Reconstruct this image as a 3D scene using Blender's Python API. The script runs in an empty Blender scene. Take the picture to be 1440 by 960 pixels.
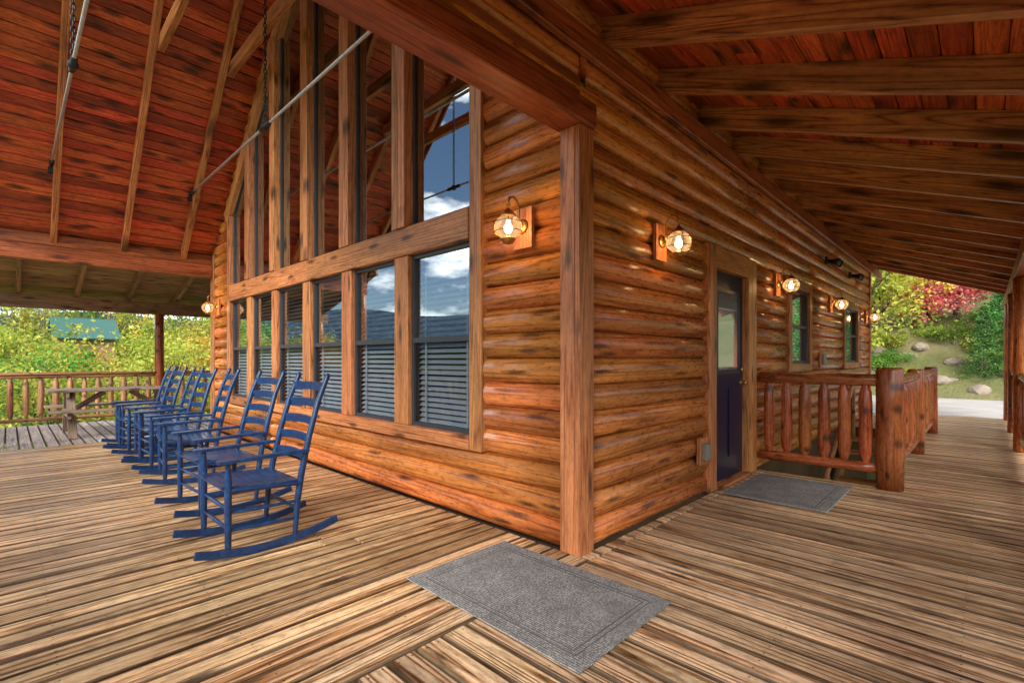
import bpy, math, random
import numpy as np
from mathutils import Vector, Matrix
random.seed(7); np.random.seed(7)
sc=bpy.context.scene
COL=sc.collection
sc.view_settings.view_transform='Standard'
sc.view_settings.look='None'
sc.view_settings.exposure=0

# ---------------------------------------------------------------- mesh builder
class MB:
    def __init__(s): s.v=[];s.f=[];s.g=[];s.r=[];s.m=[];s.sm=[];s.e=[]
    def add(s,vs,fs,gs,mat=0,rnd=None,smooth=False,off=True,es=None):
        b=len(s.v)
        if rnd is None: rnd=random.random()
        o=(random.uniform(0,40),random.uniform(0,40),random.uniform(0,40)) if off else (0,0,0)
        for p in vs: s.v.append((p[0],p[1],p[2]))
        for q in gs: s.g.append((q[0]+o[0],q[1]+o[1],q[2]+o[2]))
        s.r+= [rnd]*len(vs); s.e+= es if es else [0.0]*len(vs)
        for f in fs:
            s.f.append(tuple(i+b for i in f)); s.m.append(mat); s.sm.append(smooth)
    def obox(s,c,hx,hy,hz,ax,mat=0,rnd=None,off=True):
        c=Vector(c); vs=[];gs=[];es=[]
        for i in (-1,1):
            for j in (-1,1):
                for k in (-1,1):
                    vs.append(c+ax[0]*hx*i+ax[1]*hy*j+ax[2]*hz*k); gs.append((hx*i,hy*j,hz*k)); es.append(float(j))
        fs=[(0,1,3,2),(4,6,7,5),(0,4,5,1),(2,3,7,6),(0,2,6,4),(1,5,7,3)]
        if ax[0].cross(ax[1]).dot(ax[2])<0: fs=[f[::-1] for f in fs]
        s.add(vs,fs,gs,mat,rnd,off=off,es=es)
    def box(s,x0,x1,y0,y1,z0,z1,mat=0,rnd=None,g=None,off=True):
        c=((x0+x1)/2,(y0+y1)/2,(z0+z1)/2); h=[abs(x1-x0)/2,abs(y1-y0)/2,abs(z1-z0)/2]
        A=[Vector((1,0,0)),Vector((0,1,0)),Vector((0,0,1))]
        if g is None: g=h.index(max(h))
        o=[g]+sorted([i for i in range(3) if i!=g],key=lambda i:-h[i])
        s.obox(c,h[o[0]],h[o[1]],h[o[2]],[A[i] for i in o],mat,rnd,off)
    def beam(s,p0,p1,w,h,up=(0,0,1),mat=0,rnd=None):
        p0=Vector(p0);p1=Vector(p1);d=(p1-p0);L=d.length;d.normalize()
        side=d.cross(Vector(up)).normalized(); u=side.cross(d).normalized()
        s.obox((p0+p1)/2,L/2,h/2,w/2,[d,u,side],mat,rnd)
    def lathe(s,p0,p1,prof,n=10,mat=0,rnd=None,smooth=True,jit=0):
        p0=Vector(p0);p1=Vector(p1);d=p1-p0;L=d.length;dn=d.normalized()
        a=dn.orthogonal().normalized(); b=dn.cross(a)
        vs=[];gs=[];fs=[]
        for (t,r) in prof:
            for i in range(n):
                th=2*math.pi*i/n; rr=r*(1+random.uniform(-jit,jit))
                vs.append(p0+d*t+(a*math.cos(th)+b*math.sin(th))*rr)
                gs.append((t*L,rr*math.cos(th),rr*math.sin(th)))
        m=len(prof)
        for k in range(m-1):
            for i in range(n):
                j=(i+1)%n
                fs.append((k*n+i,k*n+j,(k+1)*n+j,(k+1)*n+i))
        fs.append(tuple(range(n))[::-1]); fs.append(tuple((m-1)*n+i for i in range(n)))
        s.add(vs,fs,gs,mat,rnd,smooth)
    def cyl(s,p0,p1,r,n=10,mat=0,rnd=None,r1=None):
        s.lathe(p0,p1,[(0,r),(1,r if r1 is None else r1)],n,mat,rnd)
    def log(s,p0,p1,r,n=14,mat=0,rnd=None):
        k=7
        s.lathe(p0,p1,[(0,r*.8)]+[(0.004+.992*i/(k-1),r*random.uniform(.96,1.04)) for i in range(k)]+[(1,r*.8)],n,mat,rnd,jit=.015)
    def tube(s,pts,r,n=8,mat=0,rnd=None,rect=None,closed=False):
        pts=[Vector(p) for p in pts]; m=len(pts); vs=[];gs=[];fs=[];L=0
        for k,p in enumerate(pts):
            if closed: t=(pts[(k+1)%m]-pts[k-1])
            else: t=pts[min(k+1,m-1)]-pts[max(k-1,0)]
            t.normalize()
            if k==0:
                a=t.orthogonal().normalized() if rect is None else Vector(rect[2])
            a=(a-t*a.dot(t)).normalized(); b=t.cross(a)
            if k: L+=(p-pts[k-1]).length
            if rect is None:
                for i in range(n):
                    th=2*math.pi*i/n
                    rr=r if not isinstance(r,(list,tuple)) else r[k]
                    vs.append(p+(a*math.cos(th)+b*math.sin(th))*rr); gs.append((L,rr*math.cos(th),rr*math.sin(th)))
            else:
                n=4
                for (i,j) in ((-1,-1),(1,-1),(1,1),(-1,1)):
                    vs.append(p+a*i*rect[0]/2+b*j*rect[1]/2); gs.append((L,i*rect[0]/2,j*rect[1]/2))
        for k in range(m if closed else m-1):
            k2=(k+1)%m
            for i in range(n):
                j=(i+1)%n
                fs.append((k*n+i,k*n+j,k2*n+j,k2*n+i))
        if not closed:
            fs.append(tuple(range(n))[::-1]); fs.append(tuple((m-1)*n+i for i in range(n)))
        s.add(vs,fs,gs,mat,rnd,rect is None)
    def poly(s,vs,mat=0,rnd=None):
        s.add(vs,[tuple(range(len(vs)))],[(v[1],v[2],v[0]) for v in vs],mat,rnd,off=False)
    def mesh(s,name,mats):
        me=bpy.data.meshes.new(name); me.from_pydata(s.v,[],s.f)
        a=me.attributes.new('gco','FLOAT_VECTOR','POINT'); a.data.foreach_set('vector',np.array(s.g,dtype=np.float32).ravel())
        a=me.attributes.new('rnd','FLOAT','POINT'); a.data.foreach_set('value',np.array(s.r,dtype=np.float32))
        if any(s.e):
            a=me.attributes.new('edg','FLOAT','POINT'); a.data.foreach_set('value',np.array(s.e,dtype=np.float32))
        for m in mats: me.materials.append(m)
        me.polygons.foreach_set('material_index',s.m)
        me.polygons.foreach_set('use_smooth',s.sm)
        me.update(); return me
    def build(s,name,mats,bevel=0,parent=None,seg=1):
        o=bpy.data.objects.new(name,s.mesh(name,mats)); COL.objects.link(o)
        if bevel:
            m=o.modifiers.new('bev','BEVEL'); m.width=bevel; m.segments=seg; m.limit_method='ANGLE'; m.angle_limit=math.radians(50)
        if parent: o.parent=parent
        return o
def empty(name,loc=(0,0,0)):
    e=bpy.data.objects.new(name,None); e.location=loc; COL.objects.link(e); e.empty_display_size=.1; return e

# ---------------------------------------------------------------- materials
class NT:
    def __init__(s,name):
        s.mat=bpy.data.materials.new(name); s.mat.use_nodes=True; s.t=s.mat.node_tree; s.n=s.t.nodes; s.n.clear()
        s.out=s.n.new('ShaderNodeOutputMaterial')
    def N(s,typ,**k):
        n=s.n.new(typ)
        for a,b in k.items(): setattr(n,a,b)
        return n
    def L(s,a,b): s.t.links.new(a,b)
    def attr(s,nm): return s.N('ShaderNodeAttribute',attribute_name=nm)
    def mapping(s,src,scale):
        m=s.N('ShaderNodeMapping'); m.inputs['Scale'].default_value=scale; s.L(src,m.inputs['Vector']); return m.outputs[0]
    def noise(s,src,scale,detail=3,rough=.5,dist=0):
        n=s.N('ShaderNodeTexNoise'); n.inputs['Scale'].default_value=scale; n.inputs['Detail'].default_value=detail
        n.inputs['Roughness'].default_value=rough; n.inputs['Distortion'].default_value=dist
        if src is not None: s.L(src,n.inputs['Vector'])
        return n.outputs['Fac']
    def math(s,op,a,b=None,c=None,clamp=False):
        n=s.N('ShaderNodeMath',operation=op); n.use_clamp=clamp
        for i,x in enumerate((a,b,c)):
            if x is None: continue
            if isinstance(x,(int,float)): n.inputs[i].default_value=x
            else: s.L(x,n.inputs[i])
        return n.outputs[0]
    def ramp(s,src,stops):
        r=s.N('ShaderNodeValToRGB'); e=r.color_ramp.elements
        while len(e)<len(stops): e.new(.5)
        for i,(p,c) in enumerate(stops):
            e[i].position=p; e[i].color=(c[0],c[1],c[2],1) if isinstance(c,(tuple,list)) else (c,c,c,1)
        s.L(src,r.inputs[0]); return r.outputs[0]
    def mix(s,fac,a,b,mode='MIX'):
        n=s.N('ShaderNodeMix',data_type='RGBA',blend_type=mode)
        for sock,x in ((n.inputs[0],fac),(n.inputs[6],a),(n.inputs[7],b)):
            if isinstance(x,(int,float)): sock.default_value=x
            elif isinstance(x,tuple): sock.default_value=(x[0],x[1],x[2],1)
            else: s.L(x,sock)
        return n.outputs[2]
    def bsdf(s,color=None,rough=.5,metal=0,bump=None,bstr=.3,bdist=.01,spec=.5,**k):
        p=s.N('ShaderNodeBsdfPrincipled')
        def setv(nm,x):
            if x is None: return
            if isinstance(x,(int,float)): p.inputs[nm].default_value=x
            elif isinstance(x,tuple): p.inputs[nm].default_value=(x[0],x[1],x[2],1)
            else: s.L(x,p.inputs[nm])
        setv('Base Color',color); setv('Roughness',rough); setv('Metallic',metal); setv('Specular IOR Level',spec)
        for a,b in k.items(): setv(a,b)
        if bump is not None:
            b=s.N('ShaderNodeBump'); b.inputs['Strength'].default_value=bstr; b.inputs['Distance'].default_value=bdist
            s.L(bump,b.inputs['Height']); s.L(b.outputs[0],p.inputs['Normal'])
        s.L(p.outputs[0],s.out.inputs[0]); return p

def wood(name,dark,mid,light,rough=.45,ring=(.3,9,9),rk=40,ringw=.4,fib=(3.5,80,80),knot=(1.4,6,6),ksize=.09,kcol=(.03,.012,.006),mott=.5,var=.35,bstr=.35,spec=.5,hv=.02,bd=.004,lo=.3,speck=.25,rp=.6,edge=0):
    t=NT(name); g=t.attr('gco').outputs['Vector']; rn=t.attr('rnd').outputs['Fac']
    n1=t.noise(t.mapping(g,ring),1,1,.4)
    rings=t.math('POWER',t.math('ABSOLUTE',t.math('SINE',t.math('MULTIPLY',n1,rk))),rp)
    n2=t.noise(t.mapping(g,fib),1,3,.7)
    comb=t.math('ADD',t.math('MULTIPLY',rings,ringw),t.math('MULTIPLY',n2,1-ringw))
    col=t.ramp(comb,[(lo,dark),(lo+.24,mid),(.84,light)])
    n3=t.noise(t.mapping(g,(.7,5,5)),1,3,.6)
    mo=t.ramp(n3,[(.28,1-mott),(.72,1+mott*.35)])
    col=t.mix(1,col,mo,'MULTIPLY')
    n4=t.noise(t.mapping(g,(12,34,34)),1,3,.7)
    col=t.mix(1,col,t.ramp(n4,[(.34,1-speck),(.5,1),(.7,1+speck*.5)]),'MULTIPLY')
    hs=t.N('ShaderNodeHueSaturation'); t.L(col,hs.inputs['Color'])
    t.L(t.math('MULTIPLY_ADD',rn,var,1-var*.5),hs.inputs['Value'])
    t.L(t.math('MULTIPLY_ADD',t.math('FRACT',t.math('MULTIPLY',rn,7.3)),hv,.5-hv*.65),hs.inputs['Hue'])
    col=hs.outputs[0]
    if ksize:
        v=t.N('ShaderNodeTexVoronoi'); v.voronoi_dimensions='2D'; t.L(t.mapping(g,knot),v.inputs['Vector']); v.inputs['Scale'].default_value=1
        v.inputs['Randomness'].default_value=1
        kd=t.math('ADD',v.outputs['Distance'],t.math('MULTIPLY_ADD',n4,.06,-.03))
        kn=t.ramp(kd,[(ksize*.45,1.0),(ksize,.7),(ksize*1.9,0.0)])
        col=t.mix(t.math('MULTIPLY',kn,.85),col,kcol)
    if edge:   # edge wear plus gap shade painted into the colour, so gaps read darker
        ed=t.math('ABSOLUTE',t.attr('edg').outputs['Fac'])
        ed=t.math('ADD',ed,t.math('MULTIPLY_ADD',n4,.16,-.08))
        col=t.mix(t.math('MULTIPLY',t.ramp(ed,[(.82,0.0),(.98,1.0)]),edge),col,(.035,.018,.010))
    ro=t.math('MULTIPLY_ADD',n4,.3,rough-.15)
    t.bsdf(col,ro,bump=comb,bstr=bstr,bdist=bd,spec=spec)
    return t.mat

M_log=wood('log_siding_stain',(.24,.062,.013),(.62,.195,.038),(.82,.345,.09),rough=.30,ring=(.22,6,6),rk=30,ringw=.35,knot=(.9,4.5,4.5),ksize=.075,kcol=(.07,.02,.008),mott=.45,var=.5,bstr=.3,hv=.018,speck=.3)
M_trim=wood('trim_wood',(.22,.07,.02),(.56,.205,.062),(.76,.35,.13),rough=.48,ringw=.35,mott=.4,var=.35,knot=(1.2,5,5),ksize=.08,hv=.015)
M_ceil=wood('ceiling_boards',(.24,.035,.010),(.55,.09,.024),(.74,.18,.055),rough=.36,mott=.5,var=.7,ringw=.3,ksize=.12,knot=(1.5,4.5,5),kcol=(.025,.009,.008),hv=.015,speck=.35)
M_raft=wood('rafter_wood',(.18,.055,.018),(.56,.21,.062),(.78,.38,.135),rough=.42,ringw=.4,mott=.5,var=.3,ksize=.12,knot=(.9,4,4),hv=.015)
M_beam=wood('beam_wood',(.13,.028,.010),(.38,.09,.025),(.52,.17,.053),rough=.40,ringw=.35,mott=.5,var=.3,ksize=.08,knot=(.9,4,4),hv=.012)
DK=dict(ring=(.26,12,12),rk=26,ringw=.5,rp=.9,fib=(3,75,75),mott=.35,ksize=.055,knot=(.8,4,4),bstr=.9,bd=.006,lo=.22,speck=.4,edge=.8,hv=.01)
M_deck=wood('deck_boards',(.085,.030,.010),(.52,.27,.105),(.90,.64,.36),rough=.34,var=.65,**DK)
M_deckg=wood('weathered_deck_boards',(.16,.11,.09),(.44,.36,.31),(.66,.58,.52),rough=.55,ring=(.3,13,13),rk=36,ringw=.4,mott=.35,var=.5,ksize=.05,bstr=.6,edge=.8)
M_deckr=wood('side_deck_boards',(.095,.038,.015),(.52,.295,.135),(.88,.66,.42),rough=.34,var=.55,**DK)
M_rail=wood('log_railing_wood',(.17,.035,.010),(.44,.11,.028),(.64,.24,.07),rough=.28,ringw=.3,mott=.5,var=.45,ksize=.09,knot=(3,9,9))
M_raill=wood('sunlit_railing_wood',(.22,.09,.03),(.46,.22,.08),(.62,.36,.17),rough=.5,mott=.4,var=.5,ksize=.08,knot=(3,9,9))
M_table=wood('picnic_table_wood',(.12,.08,.055),(.30,.21,.14),(.44,.33,.23),rough=.6,mott=.4,var=.3)
M_side=wood('side_porch_sheathing',(.16,.08,.035),(.36,.20,.10),(.50,.32,.17),rough=.6,mott=.4,var=.4)

def plain(name,col,rough=.5,metal=0,nz=0,scale=30,spec=.5,**k):
    t=NT(name); tc=t.N('ShaderNodeTexCoord').outputs['Object']
    n=t.noise(tc,scale,4,.6)
    c=t.mix(1,col,t.ramp(n,[(.3,1-nz),(.7,1+nz*.4)]),'MULTIPLY')
    t.bsdf(c,rough,metal,bump=n,bstr=.08,bdist=.002,spec=spec,**k); return t.mat
def bluepaint():
    t=NT('blue_chair_paint'); tc=t.N('ShaderNodeTexCoord').outputs['Object']
    n=t.noise(tc,22,5,.75); n2=t.noise(t.mapping(tc,(9,9,60)),1,3)
    c=t.ramp(n,[(.3,(.004,.019,.058)),(.55,(.007,.038,.125)),(.72,(.022,.09,.22))])
    t.bsdf(c,.30,bump=n2,bstr=.3,bdist=.002); return t.mat
M_blue=bluepaint()
M_brass=plain('aged_brass',(.55,.30,.10),.35,.9,.3)
M_steel=plain('galvanised_steel',(.60,.60,.62),.4,.6,.3)
M_black=plain('black_iron',(.03,.03,.035),.45,.3,.3)
M_frame=plain('dark_window_frame',(.045,.05,.06),.4,0,.2)
M_blind=plain('blind_slats',(.82,.85,.88),.5,0,.1)
M_int=plain('room_interior',(.10,.055,.03),.8,0,.4,2)
M_doorp=plain('navy_door_paint',(.005,.014,.05),.3,0,.2)
M_roof=plain('roof_shingle',(.09,.08,.075),.9,0,.4,8)
M_groof=plain('green_metal_roof',(.01,.10,.08),.45,.0,.15)
M_conc=plain('driveway_concrete',(.44,.41,.38),.9,0,.25,1.5)
M_rock=plain('rock',(.34,.27,.21),.9,0,.5,2)
M_bark=plain('bark',(.10,.07,.05),.9,0,.5,6)
M_outlet=plain('grey_metal_box',(.35,.35,.34),.4,.5,.1)
M_screw=plain('screw_heads',(.03,.022,.018),.5,.5,.2)

def glass(name='window_glass',tint=(.86,.90,.92,1),base=.2,k=.9):
    t=NT(name)
    tr=t.N('ShaderNodeBsdfTransparent'); tr.inputs[0].default_value=tint
    gl=t.N('ShaderNodeBsdfGlossy'); gl.inputs['Roughness'].default_value=.0; gl.inputs[0].default_value=(.88,.96,1,1)
    lw=t.N('ShaderNodeFresnel'); lw.inputs[0].default_value=2.0
    tc=t.N('ShaderNodeTexCoord').outputs['Object']
    b=t.N('ShaderNodeBump'); b.inputs['Strength'].default_value=.03; b.inputs['Distance'].default_value=.02
    t.L(t.noise(tc,1.2,1),b.inputs['Height']); t.L(b.outputs[0],gl.inputs['Normal'])
    f=t.math('MULTIPLY_ADD',lw.outputs[0],k,base,clamp=True)
    m=t.N('ShaderNodeMixShader'); t.L(f,m.inputs[0]); t.L(tr.outputs[0],m.inputs[1]); t.L(gl.outputs[0],m.inputs[2])
    t.L(m.outputs[0],t.out.inputs[0]); return t.mat
M_glass=glass(base=.34)
M_screen=glass('screened_glass',(.60,.64,.67,1),.05,.35)
def lampglass():
    t=NT('lantern_glass')
    tr=t.N('ShaderNodeBsdfTransparent'); tr.inputs[0].default_value=(1,.93,.8,1)
    gl=t.N('ShaderNodeBsdfGlossy'); gl.inputs['Roughness'].default_value=.05
    em=t.N('ShaderNodeEmission'); em.inputs[0].default_value=(1,.66,.34,1); em.inputs[1].default_value=.18
    lw=t.N('ShaderNodeLayerWeight'); lw.inputs[0].default_value=.35
    m=t.N('ShaderNodeMixShader'); t.L(lw.outputs['Fresnel'],m.inputs[0]); t.L(tr.outputs[0],m.inputs[1]); t.L(gl.outputs[0],m.inputs[2])
    a=t.N('ShaderNodeAddShader'); t.L(m.outputs[0],a.inputs[0]); t.L(em.outputs[0],a.inputs[1])
    t.L(a.outputs[0],t.out.inputs[0]); return t.mat
M_lglass=lampglass()
t=NT('bulb_glow'); e=t.N('ShaderNodeEmission'); e.inputs[0].default_value=(1,.74,.40,1); e.inputs[1].default_value=10; t.L(e.outputs[0],t.out.inputs[0]); M_bulb=t.mat
for m_ in (M_lglass,M_bulb): m_.cycles.emission_sampling='NONE'

def matmat():
    t=NT('woven_doormat'); g=t.attr('gco').outputs['Vector']
    v=t.N('ShaderNodeTexVoronoi'); v.inputs['Scale'].default_value=100; v.inputs['Randomness'].default_value=.3; t.L(t.mapping(g,(1,.7,1)),v.inputs['Vector'])
    n=t.noise(g,6,4); c=t.ramp(v.outputs['Distance'],[(.15,(.50,.49,.47)),(.6,(.12,.118,.115))])
    c=t.mix(1,c,t.ramp(n,[(.3,.78),(.7,1.15)]),'MULTIPLY')
    rn=t.attr('rnd').outputs['Fac']; c=t.mix(t.math('MULTIPLY',rn,.8),c,(.07,.07,.075))
    t.bsdf(c,.85,bump=v.outputs['Distance'],bstr=.6,bdist=.004,spec=.2); return t.mat
M_mat=matmat()

def leafmat(name,cols):
    t=NT(name); rn=t.attr('rnd').outputs['Fac']
    c=t.ramp(rn,[(i/(len(cols)-1),x) for i,x in enumerate(cols)])
    oi=t.N('ShaderNodeObjectInfo'); hs=t.N('ShaderNodeHueSaturation'); t.L(c,hs.inputs['Color'])
    t.L(t.math('MULTIPLY_ADD',oi.outputs['Random'],.5,.8),hs.inputs['Value'])
    t.L(t.math('MULTIPLY_ADD',oi.outputs['Random'],.05,.475),hs.inputs['Hue'])
    d=t.N('ShaderNodeBsdfDiffuse'); tl=t.N('ShaderNodeBsdfTranslucent'); t.L(hs.outputs[0],d.inputs[0]); t.L(hs.outputs[0],tl.inputs[0])
    m=t.N('ShaderNodeMixShader'); m.inputs[0].default_value=.3; t.L(d.outputs[0],m.inputs[1]); t.L(tl.outputs[0],m.inputs[2]); t.L(m.outputs[0],t.out.inputs[0]); return t.mat
M_lgreen=leafmat('leaves_green',[(.05,.11,.02),(.14,.28,.045),(.28,.44,.09)])
M_lyel=leafmat('leaves_yellow_green',[(.11,.16,.025),(.34,.40,.06),(.60,.56,.12)])
M_lgold=leafmat('leaves_gold',[(.30,.20,.03),(.62,.42,.06),(.80,.60,.14)])
M_lred=leafmat('leaves_pink_red',[(.42,.07,.10),(.78,.20,.25),(.90,.46,.42)])
M_lpine=leafmat('needles',[(.03,.10,.03),(.10,.26,.07),(.18,.38,.11)])

# ---------------------------------------------------------------- cabin
cabin=empty('log_cabin')
LR=.18; XEND=11.0; XF=-2.88
def logrow(mb,wall,a0,a1,z0,depth=.064,rnd=None):
    if a1-a0<.03: return
    nseg=max(1,int((a1-a0)/.6)); prof=[]
    for i in range(11):
        th=math.radians(-88+176*i/10)
        prof.append((.5+.5*math.sin(th)/math.sin(math.radians(88)),(math.cos(th)-math.cos(math.radians(88)))/(1-math.cos(math.radians(88)))))
    vs=[];gs=[];fs=[];n=len(prof)
    for k in range(nseg+1):
        a=a0+(a1-a0)*k/nseg; w=random.uniform(-.0025,.0025); s=random.uniform(-.002,.002)
        for (u,o) in prof:
            z=z0+LR*u+ (s if 0<u<1 else 0); d=depth-depth*o+w
            vs.append((d,a,z) if wall=='L' else (a,d,z)); gs.append((a,u*.24,o*.09))
    for k in range(nseg):
        for i in range(n-1):
            q=(k*n+i,k*n+i+1,(k+1)*n+i+1,(k+1)*n+i)
            fs.append(q if wall=='L' else q[::-1])
    fs.append(tuple(range(n))); fs.append(tuple(nseg*n+i for i in range(n))[::-1])
    mb.add(vs,fs,gs,0,rnd,True)
mb=MB()
def split(a0,a1,maxlen=4.5,mn=2.2):
    out=[];a=a0
    while a<a1-.01:
        b=min(a1,a+random.uniform(mn,maxlen)); 
        if a1-b<.8: b=a1
        out.append((a,b)); a=b
    return out
for k in range(0,40):
    z0=k*LR; zc=z0+LR/2; z1=z0+LR
    if z1<=.55:
        for (a,b) in split(.13,7.9,6.5,4.5): logrow(mb,'L',a,b,z0)
    else:
        ya=.13 if zc<3.15 else zc-3.1-.06
        yb=.93 if zc<3.5 else zc-2.6-.08
        if yb-ya>.05 and yb<4:
            logrow(mb,'L',ya,yb,z0); logrow(mb,'L',8-yb,8-ya if zc>=3.15 else 7.9,z0)
ops=[(2.05,3.27,0,2.34),(4.62,5.73,1.08,2.34),(8.1,9.5,1.08,2.34)]
for k in range(20):
    z0=k*LR; zc=z0+LR/2
    st=.13 if zc<2.85 else XF
    cuts=[(a,b) for (a,b,l,h) in ops if l<zc<h]
    cur=st
    for (a,b) in cuts:
        for (p,q) in split(cur,a,6.5,4.5): logrow(mb,'R',p,q,z0)
        cur=b
    for (p,q) in split(cur,XEND-.1,6.5,4): logrow(mb,'R',p,q,z0)
mb.build('log_siding',[M_log],parent=cabin)
# wall backing & shell
mb=MB()
x=.068
O=[(0,0),(0,3.1),(4,7.1),(8,3.1),(8,0)]; I=[(1.0,.6),(1.0,3.56),(4,6.56),(7,3.56),(7,.6)]
for i in range(5):
    j=(i+1)%5
    mb.poly([(x,O[i][0],O[i][1]),(x,I[i][0],I[i][1]),(x,I[j][0],I[j][1]),(x,O[j][0],O[j][1])])
mb.poly([(4,0.1,-3.2),(4,8,-3.2),(4,8,3.1),(4,4,7.1),(4,.1,3.1)])
mb.box(.07,4,.1,7.9,-.2,-.05)
mb.box(.07,XEND,.068,.1,-3.2,0.0); 
mb.box(.07,XEND,7.9,8.0,-3.2,3.1); mb.box(XEND-.1,XEND,.1,7.9,-3.2,3.1)
mb.box(0.0,.066,0.0,8,-3.2,-.05)
def backR(x0,x1,z0,z1): mb.box(x0,x1,.068,.1,z0,z1)
cur=.07
for (a,b,l,h) in ops:
    backR(cur,a,0.002,3.6)
    if l>0: backR(a,b,0.002,l)
    backR(a,b,h,3.6); cur=b
backR(cur,XEND,0.002,3.6)
for (a,b,l,h) in ops: mb.box(a-.1,b+.1,.45,.5,l-.1,h+.1)
mb.box(XF,.06,.068,.1,2.9,3.6)
mb.build('wall_core',[M_int],parent=cabin)

# trim
mb=MB()
mb.box(-.018,.022,.022,.14,0,2.74); mb.box(-.018,.14,-.018,.020,0,2.74,rnd=.3)
mb.box(-.018,.14,8.02,8.06,-.1,2.74); mb.box(-.018,.02,7.88,8.018,0,3.1)
mb.box(XEND-.14,XEND,-.018,.05,-.1,3.55)
WY=[(1.04,1.89),(2.11,2.94),(3.15,3.95),(4.155,5.0),(5.17,5.99),(6.17,6.97)]
top=lambda y:2.6+min(y,8-y)
mb.box(-.022,.07,.9,1.04,.54,3.58); mb.box(-.022,.07,6.97,7.11,.54,3.58)
mb.box(-.030,.07,1.042,6.968,.54,.655)
for (a,b) in ((1.042,4.0),(4.002,6.968)): mb.box(-.034,.07,a,b,2.19,2.44)
for i in range(5):
    a,b=WY[i][1],WY[i+1][0]; m=(a+b)/2
    mb.box(-.014,.07,a,b,.657,2.188)
    mb.box(-.052,.09,a,m-.004,2.442,top(m)+.08); mb.box(-.046,.09,m+.004,b,2.442,top(m)+.08)
mb.beam((.02,.9-.07,3.5+.07),(.02,4.03,6.63+.07),.1,.2,up=(0,-1,1))
mb.beam((.02,7.17,3.5+.07),(.02,3.97,6.63+.07),.1,.2,up=(0,1,1))
mb.box(2.0,2.17,-.02,.1,0.01,2.34); mb.box(3.05,3.30,-.02,.1,0.01,2.34); mb.box(2.17,3.05,-.016,.1,2.13,2.338); mb.box(2.17,3.05,-.05,.1,0.008,.035)
for (a,b,l,h) in ops[1:]:
    mb.box(a-.03,a+.1,-.02,.1,l,h); mb.box(b-.1,b+.03,-.02,.1,l,h); mb.box(a+.1,b-.1,-.016,.1,l,l+.11); mb.box(a+.1,b-.1,-.016,.1,h-.12,h)
mb.build('trim_boards',[M_trim],bevel=.005,parent=cabin)

# windows
mb=MB()
def frame(y0,y1,z0,z1,xx,w=.035,mid=None):
    mb.box(xx-.02,xx+.03,y0,y0+w,z0,z1,0); mb.box(xx-.02,xx+.03,y1-w,y1,z0,z1,0)
    mb.box(xx-.018,xx+.03,y0+w,y1-w,z0,z0+w,0); mb.box(xx-.018,xx+.03,y0+w,y1-w,z1-w,z1,0)
    if mid: mb.box(xx-.028,xx+.03,y0+w,y1-w,mid-.022,mid+.022,0)
for (a,b) in WY:
    frame(a,b,.655,2.19,.05,mid=1.42)
    mb.poly([(.058,a+.03,1.42),(.058,a+.03,2.17),(.058,b-.03,2.17),(.058,b-.03,1.42)],1)
    mb.poly([(.052,a+.03,.68),(.052,a+.03,1.415),(.052,b-.03,1.415),(.052,b-.03,.68)],3)
    z=.70
    while z<2.16:
        c=Vector((.115,(a+b)/2,z)); ang=math.radians(38)
        ax=[Vector((0,1,0)),Vector((math.cos(ang),0,math.sin(ang))),Vector((-math.sin(ang),0,math.cos(ang)))]
        mb.obox(c,(b-a)/2-.02,.024,.0013,ax,2); z+=.048
    for yy in (a+.14,b-.14): mb.box(.084,.090,yy-.010,yy+.010,.69,2.17,2)
    mb.box(.04,.08,a,a+.03,2.44,top(a)+.02,0); mb.box(.04,.08,b-.03,b,2.44,top(b)+.02,0); mb.box(.042,.08,a+.03,b-.03,2.44,2.475,0)
    p0=Vector((.06,a,top(a)+.0)); p1=Vector((.06,b,top(b)+.0)); mb.beam(p0,p1,.04,.05,up=(0,0,1),mat=0)
    mb.poly([(.058,a+.01,2.46),(.058,a+.01,top(a)),(.058,b-.01,top(b)),(.058,b-.01,2.46)],1)
for (a,b,l,h) in ops[1:]:
    a+=.1;b-=.1;l+=.11;h-=.12
    mb.box(a,a+.04,.02,.07,l,h,0); mb.box(b-.04,b,.02,.07,l,h,0); mb.box(a+.04,b-.04,.022,.07,l,l+.04,0); mb.box(a+.04,b-.04,.022,.07,h-.04,h,0)
    mb.box(a+.04,b-.04,.02,.07,(l+h)/2-.02,(l+h)/2+.02,0)
    mb.poly([(a,.05,l),(b,.05,l),(b,.05,h),(a,.05,h)],1)
    z=l+.05
    while z<h: mb.box(a+.03,b-.03,.09,.12,z,z+.028,2); z+=.04
mb.build('windows',[M_frame,M_glass,M_blind,M_screen],parent=cabin)

# door
mb=MB()
mb.box(2.17,3.05,.05,.09,.035,2.13,0)
for (a,b) in ((2.27,2.57),(2.65,2.95)): mb.box(a,b,.038,.05,.25,.95,0)
mb.box(2.30,2.92,.030,.05,1.10,1.14,0);mb.box(2.30,2.92,.030,.05,1.92,1.96,0);mb.box(2.30,2.34,.030,.05,1.14,1.92,0);mb.box(2.88,2.92,.030,.05,1.14,1.92,0)
mb.box(2.34,2.88,.043,.0495,1.14,1.92,2)
mb.poly([(2.34,.036,1.14),(2.88,.036,1.14),(2.88,.036,1.92),(2.34,.036,1.92)],1)
mb.lathe((2.98,.05,1.0),(2.98,-.02,1.0),[(0,.03),(.2,.03),(.25,.012),(.6,.012),(.7,.028),(.95,.026),(1,.01)],12,3)
mb.lathe((2.98,.05,1.14),(2.98,.02,1.14),[(0,.03),(1,.026)],12,3)
mb.build('front_door',[M_doorp,M_glass,M_blind,M_brass],bevel=.004,parent=cabin)

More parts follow.
